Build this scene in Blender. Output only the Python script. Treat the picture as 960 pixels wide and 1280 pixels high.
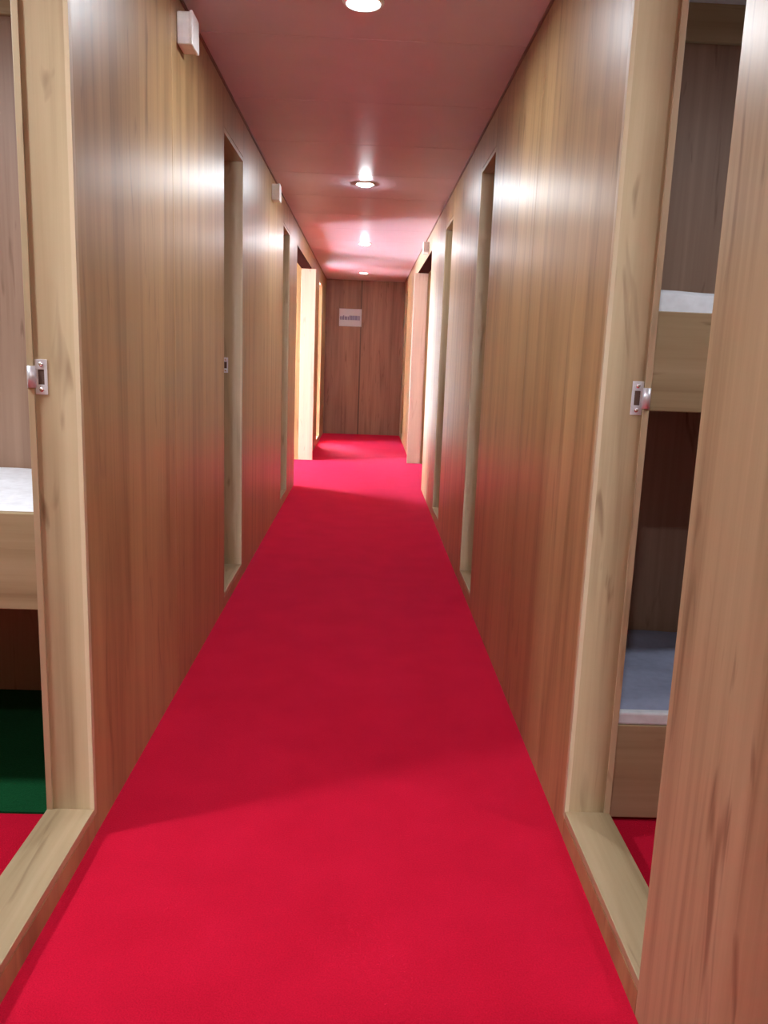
import bpy, bmesh, math, random
from mathutils import Vector, Matrix

random.seed(4)
scene = bpy.context.scene
col = scene.collection
for o in list(bpy.data.objects):
    bpy.data.objects.remove(o)

# ------------------------------------------------------------------ camera
F_PX, PITCH, YAW, ROLL = 1013.4, 0.18934, 0.02822, 0.03762
EYE = Vector((0.0, 0.0, 1.3))
fwd = Vector((math.sin(YAW) * math.cos(PITCH), math.cos(YAW) * math.cos(PITCH), -math.sin(PITCH)))
rgt = Vector((math.cos(YAW), -math.sin(YAW), 0))
upv = rgt.cross(fwd)
r2 = rgt * math.cos(ROLL) + upv * math.sin(ROLL)
u2 = -rgt * math.sin(ROLL) + upv * math.cos(ROLL)
cam_data = bpy.data.cameras.new('camera')
cam_data.sensor_fit = 'VERTICAL'
cam_data.sensor_height = 36.0
cam_data.lens = F_PX * 36.0 / 1280.0
cam_data.clip_start = 0.02
cam = bpy.data.objects.new('camera', cam_data)
M = Matrix((r2, u2, -fwd)).transposed().to_4x4()
M.translation = EYE
cam.matrix_world = M
col.objects.link(cam)
scene.camera = cam

# ------------------------------------------------------------------ world + exposure
world = bpy.data.worlds.new('world')
scene.world = world
world.use_nodes = True
bg = world.node_tree.nodes['Background']
bg.inputs['Color'].default_value = (0.86, 0.93, 1.0, 1)
bg.inputs['Strength'].default_value = 23.0          # bright daylight outside the windows
vs = scene.view_settings
vs.view_transform = 'Standard'
vs.look = 'None'
vs.gamma = 1.0
vs.use_curve_mapping = False
vs.exposure = 1.65
CORR_LAMP = 200.0       # emission of corridor downlights
ROOM_LAMP_L = 150.0
ROOM_LAMP_R = 110.0
LAMP_COL = (0.90, 0.95, 1.0, 1)

# ------------------------------------------------------------------ dimensions (metres)
XL, XR, H = -0.69, 0.59, 2.5
TH = 0.12                  # partition thickness
YB, YE = -4.5, 13.65       # corridor ends
DT = 2.29                  # door-head height
SILL = 0.08
PT = 0.012                 # facing-panel thickness
OUT = 2.82                 # outer hull, distance from the middle
ZR = 2.46                  # ceiling height in the rooms

# ------------------------------------------------------------------ materials
def new_mat(name):
    m = bpy.data.materials.new(name)
    m.use_nodes = True
    nt = m.node_tree
    return m, nt, nt.nodes['Principled BSDF']

def wood(name, axis, dark, mid, light, rough=0.27, bump=0.10, seed=0.0, spec=0.5):
    m, nt, p = new_mat(name)
    N, L = nt.nodes, nt.links
    geo = N.new('ShaderNodeNewGeometry')
    inf = N.new('ShaderNodeObjectInfo')
    mul = N.new('ShaderNodeMath'); mul.operation = 'MULTIPLY_ADD'
    mul.inputs[1].default_value = 23.0; mul.inputs[2].default_value = seed
    L.new(inf.outputs['Random'], mul.inputs[0])
    add = N.new('ShaderNodeVectorMath'); add.operation = 'ADD'
    L.new(geo.outputs['Position'], add.inputs[0])
    L.new(mul.outputs[0], add.inputs[1])

    def noise(cross, along, detail, rough_, dist):
        mp = N.new('ShaderNodeMapping')
        s = [cross, cross, cross]; s[axis] = along
        mp.inputs['Scale'].default_value = s
        L.new(add.outputs[0], mp.inputs['Vector'])
        n = N.new('ShaderNodeTexNoise')
        n.inputs['Scale'].default_value = 1.0
        n.inputs['Detail'].default_value = detail
        n.inputs['Roughness'].default_value = rough_
        n.inputs['Distortion'].default_value = dist
        L.new(mp.outputs[0], n.inputs['Vector'])
        return n.outputs['Fac']
    broad = noise(9, 0.45, 4, 0.55, 0.8)
    fine = noise(48, 1.0, 3, 0.6, 0.3)
    knot = noise(16, 2.2, 2, 0.5, 1.4)
    hair = noise(420, 1.0, 1, 0.5, 0.0)
    mix = N.new('ShaderNodeMath'); mix.operation = 'MULTIPLY_ADD'
    mix.inputs[1].default_value = 0.28
    L.new(fine, mix.inputs[0])
    sc = N.new('ShaderNodeMath'); sc.operation = 'MULTIPLY'; sc.inputs[1].default_value = 0.72
    L.new(broad, sc.inputs[0]); L.new(sc.outputs[0], mix.inputs[2])
    ramp = N.new('ShaderNodeValToRGB')
    e = ramp.color_ramp.elements
    e[0].position = 0.33; e[0].color = (*dark, 1)
    e[1].position = 0.66; e[1].color = (*light, 1)
    c = e.new(0.47); c.color = (*mid, 1)
    L.new(mix.outputs[0], ramp.inputs[0])
    kr = N.new('ShaderNodeValToRGB')
    kr.color_ramp.elements[0].position = 0.63; kr.color_ramp.elements[0].color = (0, 0, 0, 1)
    kr.color_ramp.elements[1].position = 0.76; kr.color_ramp.elements[1].color = (0.7, 0.7, 0.7, 1)
    L.new(knot, kr.inputs[0])
    mx = N.new('ShaderNodeMix'); mx.data_type = 'RGBA'
    L.new(kr.outputs[0], mx.inputs[0])
    L.new(ramp.outputs[0], mx.inputs[6])
    mx.inputs[7].default_value = (dark[0] * 0.6, dark[1] * 0.5, dark[2] * 0.45, 1)
    L.new(mx.outputs[2], p.inputs['Base Color'])
    p.inputs['Roughness'].default_value = rough
    p.inputs['Specular IOR Level'].default_value = spec
    b1 = N.new('ShaderNodeBump'); b1.inputs['Strength'].default_value = bump
    b1.inputs['Distance'].default_value = 0.002
    L.new(hair, b1.inputs['Height'])
    L.new(b1.outputs[0], p.inputs['Normal'])
    return m

DK, MD, LT = (0.225, 0.132, 0.055), (0.345, 0.215, 0.095), (0.44, 0.285, 0.130)
WOOD_V = wood('laminate_vertical', 2, DK, MD, LT, rough=0.38, bump=0.07, spec=0.7)
JD, JM, JL = (0.29, 0.20, 0.105), (0.42, 0.315, 0.182), (0.495, 0.382, 0.235)
JAMB_V = wood('frame_wood_vertical', 2, JD, JM, JL, rough=0.4, bump=0.1, seed=3.0)
JAMB_Y = wood('frame_wood_lengthwise', 1, JD, JM, JL, rough=0.4, bump=0.1, seed=7.0)
BOARD_X = wood('bunk_board_wood', 0, JD, JM, JL, rough=0.4, bump=0.1, seed=11.0)
END_V = wood('end_wall_red_bounce', 2, (0.17, 0.085, 0.058), (0.26, 0.135, 0.095), (0.33, 0.175, 0.125), rough=0.5, bump=0.05, seed=2.0, spec=0.25)  # red carpet bounce on the end wall is put into this colour
ROOM_V = wood('room_laminate', 2, (0.22, 0.125, 0.085), (0.33, 0.205, 0.145), (0.41, 0.265, 0.19), rough=0.45, bump=0.05, seed=9.0, spec=0.35)
NEAR_V = wood('near_panel_wood', 2, (0.28, 0.185, 0.10), (0.43, 0.315, 0.185), (0.52, 0.39, 0.24), rough=0.36, bump=0.07, seed=14.0, spec=0.5)  # paler tone, used on the near right panel only
POST_V = wood('post_pink_bounce', 2, (0.42, 0.28, 0.21), (0.50, 0.34, 0.26), (0.56, 0.39, 0.30), rough=0.5, bump=0.03, seed=17.0)  # pink tint paints the light bounced from the carpet onto the posts
LIP_V = wood('edge_lipping', 2, JM, JL, (0.56, 0.44, 0.29), rough=0.45, bump=0.05, seed=5.0)

def carpet(name, c0, c1):
    m, nt, p = new_mat(name)
    N, L = nt.nodes, nt.links
    geo = N.new('ShaderNodeNewGeometry')
    n = N.new('ShaderNodeTexNoise'); n.inputs['Scale'].default_value = 260; n.inputs['Detail'].default_value = 3
    n2 = N.new('ShaderNodeTexNoise'); n2.inputs['Scale'].default_value = 5; n2.inputs['Detail'].default_value = 4
    L.new(geo.outputs['Position'], n.inputs['Vector']); L.new(geo.outputs['Position'], n2.inputs['Vector'])
    a = N.new('ShaderNodeMath'); a.operation = 'MULTIPLY_ADD'; a.inputs[1].default_value = 0.35
    s = N.new('ShaderNodeMath'); s.operation = 'MULTIPLY'; s.inputs[1].default_value = 0.65
    L.new(n.outputs['Fac'], s.inputs[0]); L.new(n2.outputs['Fac'], a.inputs[0]); L.new(s.outputs[0], a.inputs[2])
    r = N.new('ShaderNodeValToRGB')
    r.color_ramp.elements[0].position = 0.3; r.color_ramp.elements[0].color = (*c0, 1)
    r.color_ramp.elements[1].position = 0.7; r.color_ramp.elements[1].color = (*c1, 1)
    L.new(a.outputs[0], r.inputs[0]); L.new(r.outputs[0], p.inputs['Base Color'])
    p.inputs['Roughness'].default_value = 1.0
    p.inputs['Specular IOR Level'].default_value = 0.05
    p.inputs['Sheen Weight'].default_value = 0.10
    p.inputs['Sheen Roughness'].default_value = 0.4
    p.inputs['Sheen Tint'].default_value = (1.0, 0.22, 0.75, 1) if c0[0] > c0[1] else (0.4, 1.0, 0.6, 1)
    b = N.new('ShaderNodeBump'); b.inputs['Strength'].default_value = 0.5; b.inputs['Distance'].default_value = 0.004
    L.new(n.outputs['Fac'], b.inputs['Height']); L.new(b.outputs[0], p.inputs['Normal'])
    return m

RED = carpet('red_carpet', (0.48, 0.005, 0.023), (0.66, 0.009, 0.042))
GREEN = carpet('green_carpet', (0.004, 0.055, 0.018), (0.008, 0.095, 0.030))

def plain(name, colr, rough=0.5, metal=0.0, nscale=40, var=0.06, bump=0.0, bscale=None, bdist=0.003):
    m, nt, p = new_mat(name)
    N, L = nt.nodes, nt.links
    geo = N.new('ShaderNodeNewGeometry')
    n = N.new('ShaderNodeTexNoise'); n.inputs['Scale'].default_value = nscale; n.inputs['Detail'].default_value = 3
    L.new(geo.outputs['Position'], n.inputs['Vector'])
    r = N.new('ShaderNodeValToRGB')
    r.color_ramp.elements[0].position = 0.3
    r.color_ramp.elements[0].color = (*[c * (1 - var) for c in colr], 1)
    r.color_ramp.elements[1].position = 0.7
    r.color_ramp.elements[1].color = (*[min(1, c * (1 + var)) for c in colr], 1)
    L.new(n.outputs['Fac'], r.inputs[0]); L.new(r.outputs[0], p.inputs['Base Color'])
    p.inputs['Roughness'].default_value = rough
    p.inputs['Metallic'].default_value = metal
    if bump:
        n2 = N.new('ShaderNodeTexNoise'); n2.inputs['Scale'].default_value = bscale or nscale
        L.new(geo.outputs['Position'], n2.inputs['Vector'])
        b = N.new('ShaderNodeBump'); b.inputs['Strength'].default_value = bump; b.inputs['Distance'].default_value = bdist
        L.new(n2.outputs['Fac'], b.inputs['Height']); L.new(b.outputs[0], p.inputs['Normal'])
    return m

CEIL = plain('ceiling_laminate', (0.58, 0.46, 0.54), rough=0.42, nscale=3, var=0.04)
ROOM_CEIL = plain('white_ceiling_board', (0.75, 0.76, 0.8), rough=0.6)
WHITE = plain('white_plastic', (0.82, 0.81, 0.80), rough=0.35)
SHEET = plain('white_sheet', (0.84, 0.87, 0.94), rough=0.9, bump=0.5, bscale=9, bdist=0.02)
SHADED_SHEET = plain('shaded_sheet', (0.34, 0.38, 0.54), rough=0.9, bump=0.5, bscale=9, bdist=0.02)  # blue-grey stands in for the shade under the upper bunk
STEEL = plain('chromed_steel', (0.78, 0.78, 0.84), rough=0.35, metal=0.55, var=0.03)
SCREW = plain('screw_steel', (0.85, 0.83, 0.88), rough=0.25, metal=1.0, var=0.03)
SLOT = plain('strike_recess', (0.10, 0.055, 0.04), rough=0.8)
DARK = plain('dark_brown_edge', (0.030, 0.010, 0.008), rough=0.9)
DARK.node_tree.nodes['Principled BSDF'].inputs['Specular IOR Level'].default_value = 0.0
GAP_BROWN = plain('gap_brown', (0.16, 0.08, 0.06), rough=0.5)  # wall and roof cores; also the painted shadow line at the ceiling edge
PAPER = plain('paper', (0.86, 0.84, 0.90), rough=0.7, var=0.02)
INK = plain('grey_purple_ink', (0.24, 0.20, 0.34), rough=0.7)
DECK = plain('white_painted_deck', (0.75, 0.78, 0.82), rough=0.7)

def emit(name, strength, colr):
    m, nt, p = new_mat(name)
    p.inputs['Base Color'].default_value = (0.9, 0.9, 0.9, 1)
    p.inputs['Emission Color'].default_value = colr
    p.inputs['Emission Strength'].default_value = strength
    return m
LAMP_M = emit('corridor_lamp_glow', CORR_LAMP, LAMP_COL)
LAMP_DIM = emit('dim_lamp_glow', CORR_LAMP * 0.4, LAMP_COL)
LAMP_L = emit('left_room_lamp_glow', ROOM_LAMP_L, LAMP_COL)
LAMP_R = emit('right_room_lamp_glow', ROOM_LAMP_R, LAMP_COL)

# ------------------------------------------------------------------ mesh helpers
def add_box(bm, x0, x1, y0, y1, z0, z1, bevel=0.0):
    x0, x1 = min(x0, x1), max(x0, x1); y0, y1 = min(y0, y1), max(y0, y1)
    vs_ = [bm.verts.new((x, y, z)) for z in (z0, z1) for y in (y0, y1) for x in (x0, x1)]
    fs = [(0, 2, 3, 1), (4, 5, 7, 6), (0, 1, 5, 4), (2, 6, 7, 3), (0, 4, 6, 2), (1, 3, 7, 5)]
    faces = [bm.faces.new([vs_[i] for i in f]) for f in fs]
    if bevel:
        edges = list({e for f in faces for e in f.edges})
        bmesh.ops.bevel(bm, geom=edges, offset=bevel, segments=2, affect='EDGES', profile=0.5)

def add_lathe(bm, prof, seg=32, cx=0, cy=0):
    rings = []
    for r, z in prof:
        rings.append([bm.verts.new((cx + r * math.cos(2 * math.pi * k / seg), cy + r * math.sin(2 * math.pi * k / seg), z)) for k in range(seg)])
    for a, b in zip(rings[:-1], rings[1:]):
        for k in range(seg):
            bm.faces.new((a[k], a[(k + 1) % seg], b[(k + 1) % seg], b[k]))
    return rings

def obj(name, bm, mat, parent=None, smooth=False):
    bmesh.ops.recalc_face_normals(bm, faces=bm.faces)
    me = bpy.data.meshes.new(name)
    bm.to_mesh(me); bm.free()
    me.materials.append(mat)
    if smooth:
        for f in me.polygons: f.use_smooth = True
    o = bpy.data.objects.new(name, me)
    col.objects.link(o)
    if parent is not None:
        o.parent = parent
        o.location = -parent_world(parent)
    return o

def parent_world(p):
    v = Vector((0, 0, 0))
    while p is not None:
        v += p.location; p = p.parent
    return v

def box(name, b, mat, parent=None, bevel=0.0):
    bm = bmesh.new(); add_box(bm, *b, bevel)
    return obj(name, bm, mat, parent)

def struct(o):
    o['kind'] = 'structure'; return o

def tag(o, label, cat, group=None):
    o['label'] = label; o['category'] = cat
    if group: o['group'] = group
    return o

def empty(name, loc):
    e = bpy.data.objects.new(name, None); e.empty_display_size = 0.1
    e.location = loc; col.objects.link(e); return e

# ------------------------------------------------------------------ floor
fl = struct(box('floor', (-OUT - 0.1, OUT + 0.1, YB - 0.1, YE + 0.1, -0.1, 0.0), RED))
fl['label'] = 'bright red carpet covering the corridor floor'

# ------------------------------------------------------------------ ceiling (corridor panels)
# Roof slab holds the crosswise panels; joints are real gaps.
ceil = struct(box('ceiling', (-OUT - 0.1, OUT + 0.1, YB - 0.1, YE + 0.1, H + PT, H + 0.1), GAP_BROWN))
ceil['label'] = 'corridor ceiling of glossy crosswise panels'
y = 3.42 - 0.8 * 10
while y < YE:
    a, b = max(y, YB), min(y + 0.8, YE)
    if b - a > 0.02:
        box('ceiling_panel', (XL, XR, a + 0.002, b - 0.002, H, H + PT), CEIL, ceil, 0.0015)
    y += 0.8

# ------------------------------------------------------------------ side walls with openings
DOORS_L = [(1.38, 2.00), (4.02, 4.60), (6.76, 7.29), (11.70, 12.45)]
DOORS_R = [(1.42, 2.04), (4.14, 4.62), (6.10, 6.64), (12.55, 13.25)]
OPEN_L, OPEN_R = (8.05, 10.10), (8.02, 10.10)      # cross passage
JOINTS_L = [-3.5, -2.5, -1.5, -0.55, 0.45, 2.99, 5.75, 10.95, 13.0]
JOINTS_R = [-3.5, -2.5, -1.5, -0.55, 0.45, 3.06, 5.38, 7.35, 11.2, 12.0]

def side_wall(name, xs, s, doors, opening, joints, label):
    # xs: corridor face, s: outward sign.  core sits behind the facing panels
    xa, xb = xs + s * PT, xs + s * (TH - PT)
    bm = bmesh.new()
    gaps = sorted([(a, b, SILL - 0.025, DT + 0.025) for a, b in doors] + [(opening[0], opening[1], 0.0, 2.31)])
    cur = YB
    for a, b, z0, z1 in gaps:
        add_box(bm, xa, xb, cur, a - 0.02 if z0 else a, 0, H + PT)
        if z0:
            add_box(bm, xa, xb, a - 0.02, b + 0.02, 0, z0)
            add_box(bm, xa, xb, a - 0.02, b + 0.02, z1, H + PT)
            cur = b + 0.02
        else:
            add_box(bm, xa, xb, a, b, z1, H + PT)
            cur = b
    add_box(bm, xa, xb, cur, YE, 0, H + PT)
    w = struct(obj(name, bm, GAP_BROWN))
    w['label'] = label
    g = 0.001
    for face, (p0, p1) in (('in', (xs, xs + s * PT)), ('out', (xs + s * (TH - PT), xs + s * TH))):
        cuts = sorted([YB] + joints + [v for a, b, _, _ in gaps for v in (a, b)] + [YE])
        for a, b in zip(cuts[:-1], cuts[1:]):
            mid = 0.5 * (a + b)
            hit = [q for q in gaps if q[0] < mid < q[1]]
            e0 = e1 = g
            if hit:
                if hit[0][2]:
                    box('kick_panel', (p0, p1, a + e0, b - e1, 0.0, SILL - 0.024), WOOD_V, w)
                    box('header_panel', (p0, p1, a + e0, b - e1, DT + 0.024, H), WOOD_V, w)
                else:
                    box('header_panel', (p0, p1, a + e0, b - e1, 2.31, H), WOOD_V, w)
            else:
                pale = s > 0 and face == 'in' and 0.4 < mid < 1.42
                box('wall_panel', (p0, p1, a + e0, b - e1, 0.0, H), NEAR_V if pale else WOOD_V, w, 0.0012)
    return w

wl = side_wall('wall_left', XL, -1, DOORS_L, OPEN_L, JOINTS_L, 'glossy wood laminate corridor wall')
wr = side_wall('wall_right', XR, 1, DOORS_R, OPEN_R, JOINTS_R, 'glossy wood laminate corridor wall')

# dark brown underside of each cross-passage header
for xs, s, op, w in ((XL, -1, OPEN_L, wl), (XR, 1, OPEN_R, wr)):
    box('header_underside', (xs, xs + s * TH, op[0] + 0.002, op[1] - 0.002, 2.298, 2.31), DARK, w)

# corner posts at the far side of the cross passage
for i, (x0, x1) in enumerate(((XL - TH, -0.635), (0.545, XR + TH))):
    p = struct(box('trim_%d' % (i + 1), (x0, x1, OPEN_L[1] - 0.03, OPEN_L[1], 0, 2.297), POST_V, None, 0.003))
    p['label'] = 'corner post at the cross passage with painted pink carpet bounce'

# brown strips painting the shadow gap where the walls meet the ceiling
for i, (x0, x1) in enumerate(((XL, XL + 0.008), (XR - 0.008, XR))):
    t = struct(box('trim_%d' % (i + 3), (x0, x1, YB, YE, H - 0.010, H), GAP_BROWN))
    t['label'] = 'thin brown strip painting the shadow gap along the ceiling edge'

# ------------------------------------------------------------------ door frames
def strike(parent, x, s, y, zc):
    # plate lies on the far jamb (faces -Y); x = centre, lip points to the room (direction s)
    bm = bmesh.new()
    t0, t1 = y - 0.0025, y - 0.0005
    w, hh = 0.0145, 0.042
    add_box(bm, x - w, x + w, t0, t1, zc + 0.018, zc + hh, 0.0008)
    add_box(bm, x - w, x + w, t0, t1, zc - hh, zc - 0.018, 0.0008)
    add_box(bm, x - w, x - w + 0.007, t0, t1, zc - 0.018, zc + 0.018)
    add_box(bm, x + w - 0.007, x + w, t0, t1, zc - 0.018, zc + 0.018)
    pl = obj('strike_plate', bm, STEEL, parent)
    pl['label'] = 'chromed strike plate'
    # curved lip bending into the room side
    bm = bmesh.new()
    pts = []
    for dx, dy in ((-0.002, 0.0), (0.001, -0.003), (0.003, -0.0065), (0.007, -0.0085), (0.012, -0.0085), (0.015, -0.007), (0.017, -0.004)):
        pts.append((x + s * (w + dx), t0 + dy))
    prev = None
    for px, py in pts:
        q = [bm.verts.new((px, py - 0.002, zc - 0.026)), bm.verts.new((px, py - 0.002, zc + 0.026)),
             bm.verts.new((px, py, zc + 0.026)), bm.verts.new((px, py, zc - 0.026))]
        if prev:
            for i in range(4):
                bm.faces.new((prev[i], prev[(i + 1) % 4], q[(i + 1) % 4], q[i]))
        else:
            bm.faces.new(q)
        prev = q
    bm.faces.new(prev[::-1])
    obj('lip', bm, STEEL, pl, True)
    box('recess', (x - w + 0.007, x + w - 0.007, t1, y + 0.001, zc - 0.018, zc + 0.018), SLOT, pl)
    for dz in (-0.030, 0.030):
        bm = bmesh.new()
        bmesh.ops.create_uvsphere(bm, u_segments=12, v_segments=6, radius=0.0062,
                                  matrix=Matrix.Translation((x, t0, zc + dz)) @ Matrix.Diagonal((1, 0.45, 1, 1)))
        obj('screw', bm, SCREW, pl, True)

def door_frame(n, xs, s, a, b, leaf, label, far_strike=True):
    e = struct(empty('door_%d' % n, (xs + s * TH / 2, 0.5 * (a + b), 0)))
    e['label'] = label
    i, o = xs + s * 0.0005, xs + s * (TH + 0.004)
    t = 0.018
    box('jamb', (i, o, b, b + t, SILL - 0.022, DT + 0.022), JAMB_V, e, 0.0015)
    box('jamb', (i, o, a - t, a, SILL - 0.022, DT + 0.022), JAMB_V, e, 0.0015)
    box('head', (i, o, a, b, DT, DT + 0.022), JAMB_Y, e, 0.0015)
    box('sill', (i, o, a, b, SILL - 0.022, SILL), JAMB_Y, e, 0.0015)
    # stop strip on the room side, pale lipping on the corridor side
    q0, q1 = xs + s * (TH - 0.012), xs + s * (TH + 0.004)
    box('stop', (q0, q1, b - 0.006, b, SILL, DT), LIP_V, e, 0.001)
    box('lipping', (i - s * 0.001, i + s * 0.010, b - 0.0015, b + t, SILL - 0.02, DT), LIP_V, e)
    if far_strike:
        strike(e, xs + s * 0.092, s, b, 1.221)
    if leaf:
        l0, l1 = xs + s * (TH + 0.006), xs + s * (TH + 0.042)
        lf = box('leaf', (l0, l1, a - 0.015, b + 0.015, SILL - 0.02, DT + 0.015), WOOD_V, e, 0.002)
        bm = bmesh.new()
        zc = 1.16
        add_box(bm, l0, l0 - s * 0.012, a + 0.05, a + 0.085, zc - 0.07, zc + 0.07, 0.003)
        add_box(bm, l0 - s * 0.012, l0 - s * 0.05, a + 0.06, a + 0.075, zc - 0.008, zc + 0.008, 0.003)
        add_box(bm, l0 - s * 0.038, l0 - s * 0.05, a + 0.06, a + 0.17, zc - 0.009, zc + 0.009, 0.003)
        hd = obj('handle', bm, STEEL, lf)
    return e

door_frame(1, XL, -1, *DOORS_L[0], False, 'open doorway with pale frame to the single bunk room')
door_frame(2, XR, 1, *DOORS_R[0], False, 'open doorway with pale frame to the two-tier bunk room')
door_frame(3, XL, -1, *DOORS_L[1], True, 'doorway in the wall below the white boxes')
door_frame(4, XR, 1, *DOORS_R[1], True, 'doorway facing the white-box wall')
door_frame(5, XL, -1, *DOORS_L[2], True, 'doorway just before the cross passage')
door_frame(6, XR, 1, *DOORS_R[2], True, 'doorway before the daylit cross passage')
door_frame(7, XL, -1, *DOORS_L[3], False, 'daylit doorway near the end wall', False)
door_frame(8, XR, 1, *DOORS_R[3], True, 'doorway beside the end wall', False)

# ------------------------------------------------------------------ end walls of the corridor
we = struct(box('wall_end', (XL - TH, XR + TH, YE + PT, YE + 0.1, 0, H + PT), GAP_BROWN))
we['label'] = 'wood panelled wall closing the corridor'
for x0, x1 in ((XL + 0.001, -0.118), (-0.100, XR - 0.001)):
    box('wall_panel', (x0, x1, YE, YE + PT, 0, H), END_V, we, 0.002)
box('cover_strip', (-0.120, -0.098, YE - 0.003, YE + PT, 0, H), SLOT, we)
bm = bmesh.new()      # entrance side: unseen wall with an opening added for front light
add_box(bm, XL - TH, -0.42, YB - 0.1, YB, 0, H + PT)
add_box(bm, 0.32, XR + TH, YB - 0.1, YB, 0, H + PT)
add_box(bm, -0.42, 0.32, YB - 0.1, YB, 2.1, H + PT)
add_box(bm, -0.42, 0.32, YB - 0.1, YB, 0, 0.85)
wb = struct(obj('wall_back', bm, WOOD_V))
wb['label'] = 'wood wall at the start of the corridor, opening added for light'

# printed notice on the end wall
nt_ = empty('notice', (-0.285, YE - 0.004, 1.905))
tag(nt_, 'white printed paper notice stuck on the end wall', 'notice')
bm = bmesh.new()
nx, nz = 10, 6
gv = [[bm.verts.new((-0.468 + 0.366 * i / nx, YE - 0.004 - 0.004 * math.sin(i * 0.9) * (j / nz), 1.765 + 0.28 * j / nz)) for j in range(nz + 1)] for i in range(nx + 1)]
for i in range(nx):
    for j in range(nz):
        bm.faces.new((gv[i][j], gv[i + 1][j], gv[i + 1][j + 1], gv[i][j + 1]))
bmesh.ops.solidify(bm, geom=bm.faces[:], thickness=0.001)
obj('sheet', bm, PAPER, nt_)
bm = bmesh.new()
x = -0.452
while x < -0.150:
    w_ = random.uniform(0.014, 0.026)
    add_box(bm, x, x + w_, YE - 0.0105, YE - 0.0085, 1.866, 1.866 + random.choice((0.055, 0.07)))
    x += w_ + random.uniform(0.003, 0.008)
obj('printed_line', bm, INK, nt_)

# ------------------------------------------------------------------ rooms and outer shell
def room_walls(side, s, xin, yback):
    xo = s * OUT
    # far partition of the bunk room, with a header beam under the room ceiling
    w = struct(box('wall_%s_room_far' % side, (xin, xo, yback, yback + 0.05, 0, H + PT), ROOM_V))
    w['label'] = 'wood partition behind the bunk'
    box('header_beam', (xin, xo, yback - 0.02, yback, 2.345, ZR), BOARD_X, w, 0.002)
    n = struct(box('wall_%s_room_near' % side, (xin, xo, 0.25, 0.30, 0, H + PT), WOOD_V))
    n['label'] = 'wood partition of the bunk room'
    c = struct(box('ceiling_%s_room' % side, (xin, xo, 0.30, yback, ZR, H + 0.005), ROOM_CEIL))
    c['label'] = 'white ceiling of the bunk room'
XIL, XIR = XL - TH, XR + TH
room_walls('left', -1, XIL, 2.93)
room_walls('right', 1, XIR, 2.88)

def hull(side, s, openings):
    bm = bmesh.new()
    x0, x1 = s * OUT, s * (OUT + 0.06)
    cur = YB - 0.1
    for a, b, z0, z1 in openings:
        add_box(bm, x0, x1, cur, a, 0, H + PT)
        if z0 > 0: add_box(bm, x0, x1, a, b, 0, z0)
        add_box(bm, x0, x1, a, b, z1, H + PT)
        cur = b
    add_box(bm, x0, x1, cur, YE + 0.1, 0, H + PT)
    o = struct(obj('wall_outer_%s' % side, bm, WOOD_V))
    o['label'] = 'outer wall of the cabin block'
    return o
hull('left', -1, [(8.80, 9.65, 0.03, 2.15), (11.75, 12.25, 0.03, 2.15)])
hull('right', 1, [])
for nm, s, xi in (('left', -1, XIL), ('right', 1, XIR)):
    for k, (y0, y1) in enumerate(((7.99, 8.03), (10.08, 10.13))):
        if k == 1: y0, y1 = 10.075, 10.125
        o = struct(box('wall_%s_passage_%s' % (nm, 'near' if k == 0 else 'far'), (xi, s * OUT, y0, y1, 0, H + PT), WOOD_V))
        o['label'] = 'wood side of the cross passage'

# ------------------------------------------------------------------ bunks
def mattress(name, x0, x1, y0, y1, z0, z1, mat, label, group=None, seed=1):
    rnd = random.Random(seed)
    nx, ny = 44, 20
    bm = bmesh.new()
    ph = [rnd.uniform(0, 6.28) for _ in range(6)]
    def top(u, v):
        ed = min(u, 1 - u, v * 0.5, (1 - v) * 0.5) / 0.03
        ed = min(1.0, ed)
        wv = 0.004 * math.sin(u * 23 + v * 9 + ph[0]) + 0.003 * math.sin(u * 41 - v * 17 + ph[1]) + 0.003 * math.sin(v * 25 + u * 5 + ph[2])
        return z1 - 0.018 * (1 - math.sqrt(max(0, 1 - (1 - ed) ** 2))) + wv * ed
    T = [[bm.verts.new((x0 + (x1 - x0) * i / nx, y0 + (y1 - y0) * j / ny, top(i / nx, j / ny))) for j in range(ny + 1)] for i in range(nx + 1)]
    for i in range(nx):
        for j in range(ny):
            bm.faces.new((T[i][j], T[i + 1][j], T[i + 1][j + 1], T[i][j + 1]))
    rim = [T[i][0] for i in range(nx + 1)] + [T[nx][j] for j in range(1, ny + 1)] + [T[i][ny] for i in range(nx - 1, -1, -1)] + [T[0][j] for j in range(ny - 1, 0, -1)]
    low = [bm.verts.new((v.co.x, v.co.y, z0)) for v in rim]
    for k in range(len(rim)):
        k2 = (k + 1) % len(rim)
        bm.faces.new((rim[k], low[k], low[k2], rim[k2]))
    bm.faces.new(low)
    return tag(obj(name, bm, mat, None, True), label, 'mattress', group)

# left room: one deep platform bunk with green carpet beneath it
YLF, YLB = 2.10, 2.93
b1 = empty('bunk_bed', (-1.8, 2.5, 0))
tag(b1, 'single raised wooden bunk with open green-carpeted space below', 'bunk bed')
xa, xb = -OUT + 0.005, XIL - 0.005
box('front_board', (xa, xb, YLF, YLF + 0.03, 0.60, 0.862), BOARD_X, b1, 0.002)
box('base_board', (xa, xb, YLF + 0.03, YLB - 0.002, 0.70, 0.72), BOARD_X, b1)
box('support_rail', (xa, xb, YLB - 0.032, YLB - 0.002, 0.62, 0.70), BOARD_X, b1)
box('end_support', (xa, xa + 0.03, YLF + 0.03, YLB - 0.033, 0.0, 0.70), BOARD_X, b1)
mattress('mattress', xa + 0.01, xb - 0.01, YLF + 0.034, YLB - 0.006, 0.721, 0.865, SHEET, 'white-sheeted mattress on the single raised bunk', None, 3)
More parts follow.
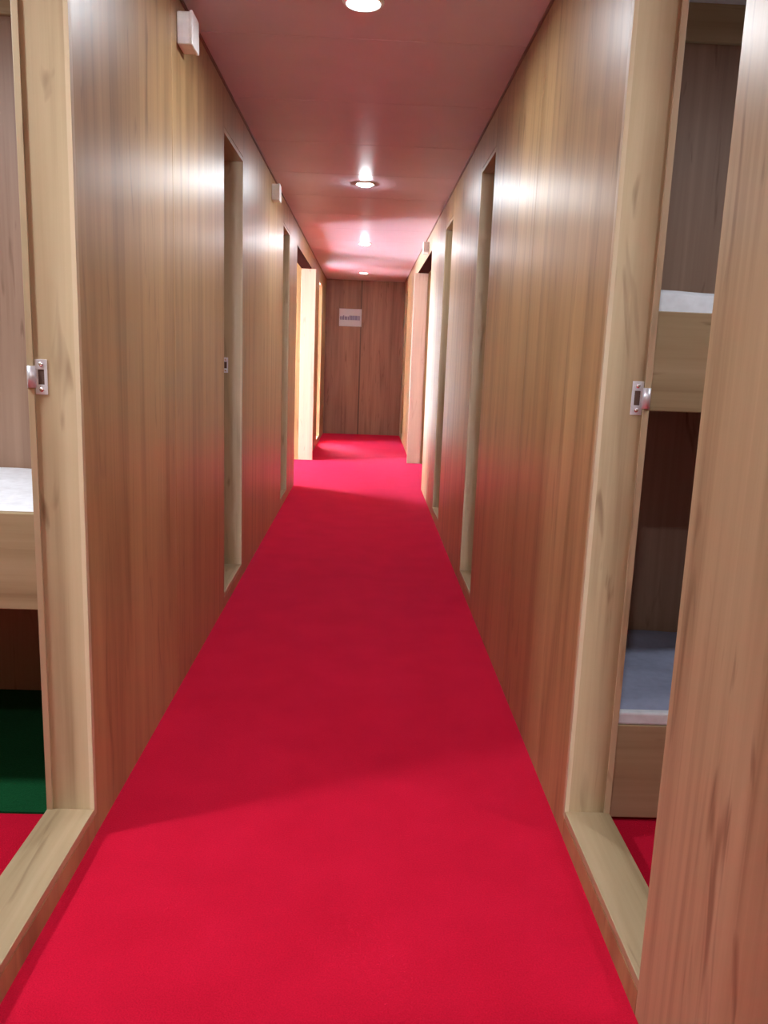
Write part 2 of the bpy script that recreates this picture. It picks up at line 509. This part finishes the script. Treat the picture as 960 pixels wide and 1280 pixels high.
tag(box('green_carpet', (xa + 0.035, xb, YLF + 0.0, YLB - 0.003, 0.0, 0.006), GREEN), 'dark green carpet piece on the floor under the raised bunk', 'carpet')

# right room: two-tier bunk
YRF, YRB = 2.13, 2.88
b2 = empty('bunk_bed', (1.75, 2.5, 0))
tag(b2, 'wooden two-tier bunk with upper and lower bed boards', 'bunk bed')
xa, xb = XIR + 0.005, OUT - 0.005
box('lower_board', (xa, xb, YRF, YRF + 0.03, 0.012, 0.298), BOARD_X, b2, 0.002)
box('lower_base', (xa, xb, YRF + 0.03, YRB - 0.002, 0.18, 0.20), BOARD_X, b2)
box('upper_board', (xa, xb, YRF, YRF + 0.03, 1.185, 1.441), BOARD_X, b2, 0.002)
box('upper_base', (xa, xb, YRF + 0.03, YRB - 0.002, 1.29, 1.31), BOARD_X, b2)
box('end_panel', (xb - 0.02, xb, YRF + 0.03, YRB - 0.002, 0.0, 1.44), WOOD_V, b2)
for yy in (YRF + 0.031, YRB - 0.04):
    box('foot', (xa, xa + 0.05, yy, yy + 0.035, 0.0, 0.18), BOARD_X, b2)
mattress('mattress', xa + 0.01, xb - 0.025, YRF + 0.034, YRB - 0.006, 0.201, 0.345, SHADED_SHEET, 'sheeted mattress with painted shade on the lower tier of the two-tier bunk', None, 5)
mattress('mattress', xa + 0.01, xb - 0.025, YRF + 0.034, YRB - 0.006, 1.311, 1.50, SHEET, 'white-sheeted mattress on the upper tier of the two-tier bunk', None, 7)
# folded white sheet edge along the lower mattress
tag(box('folded_sheet', (xa + 0.012, xb - 0.03, YRF + 0.002, YRF + 0.030, 0.2985, 0.336), SHEET, None, 0.006),
    'white sheet fold along the front edge of the lower bunk', 'bed sheet')

# ------------------------------------------------------------------ lamps
def downlight(x, y, z, mat, label, group=None, r=0.072, dome=0.003):
    e = empty('ceiling_light', (x, y, z))
    tag(e, label, 'ceiling light', group)
    bm = bmesh.new()
    add_lathe(bm, [(r, z), (r, z - 0.004), (r * 0.94, z - 0.009), (r * 0.82, z - 0.010), (r * 0.74, z - 0.005), (r * 0.74, z)], 36, x, y)
    obj('trim_ring', bm, WHITE, e, True)
    bm = bmesh.new()
    rings = add_lathe(bm, [(r * 0.74 * math.cos(t), z - 0.004 - dome * math.sin(t)) for t in (0, 0.3, 0.6, 0.9, 1.2, 1.5)], 36, x, y)
    bm.faces.new(rings[-1])
    obj('diffuser', bm, mat, e, True)
    return e
downlight(-0.05, 3.08, H, LAMP_M, 'round recessed downlight level with the white wall box above the first long wall panels')
downlight(-0.05, 6.09, H, LAMP_M, 'lit round downlight in the ceiling just short of the cross passage', dome=0.018)  # deeper dome imitates the glare around this lamp and the next
downlight(-0.06, 9.20, H, LAMP_M, 'lit round downlight in the ceiling of the cross passage', dome=0.018)
downlight(-0.08, 12.40, H, LAMP_DIM, 'dimly lit round downlight in the ceiling before the end wall')
downlight(-0.05, -3.0, H, LAMP_M, 'round downlight in the ceiling near the added rear opening')
downlight(-0.05, 0.02, H, LAMP_M, 'round downlight in the ceiling between the two bunk rooms')
downlight(-1.59, 1.59, ZR, LAMP_L, 'round downlight in the ceiling of the single bunk room', None, 0.125)
downlight(1.60, 1.40, ZR, LAMP_R, 'round downlight in the ceiling of the two-tier bunk room', None, 0.085)

# ------------------------------------------------------------------ small white wall boxes
def wall_box(xs, s, y0, label):
    e = empty('wall_box', (xs, y0 + 0.05, 2.33))
    tag(e, label, 'wall box', 'small white boxes near the ceiling')
    box('housing', (xs - s * 0.0005, xs - s * 0.046, y0, y0 + 0.105, 2.335, 2.44), WHITE, e, 0.005)
    box('cover', (xs - s * 0.044, xs - s * 0.056, y0 - 0.003, y0 + 0.108, 2.332, 2.443), WHITE, e, 0.004)
wall_box(XL, -1, 3.07, 'white plastic box high on the wall between the bunk room and the next doorway')
wall_box(XL, -1, 5.92, 'white plastic box high on the wall halfway between the two plain doorways')
wall_box(XR, 1, 8.45, 'white plastic box on the header over the cross passage opening')
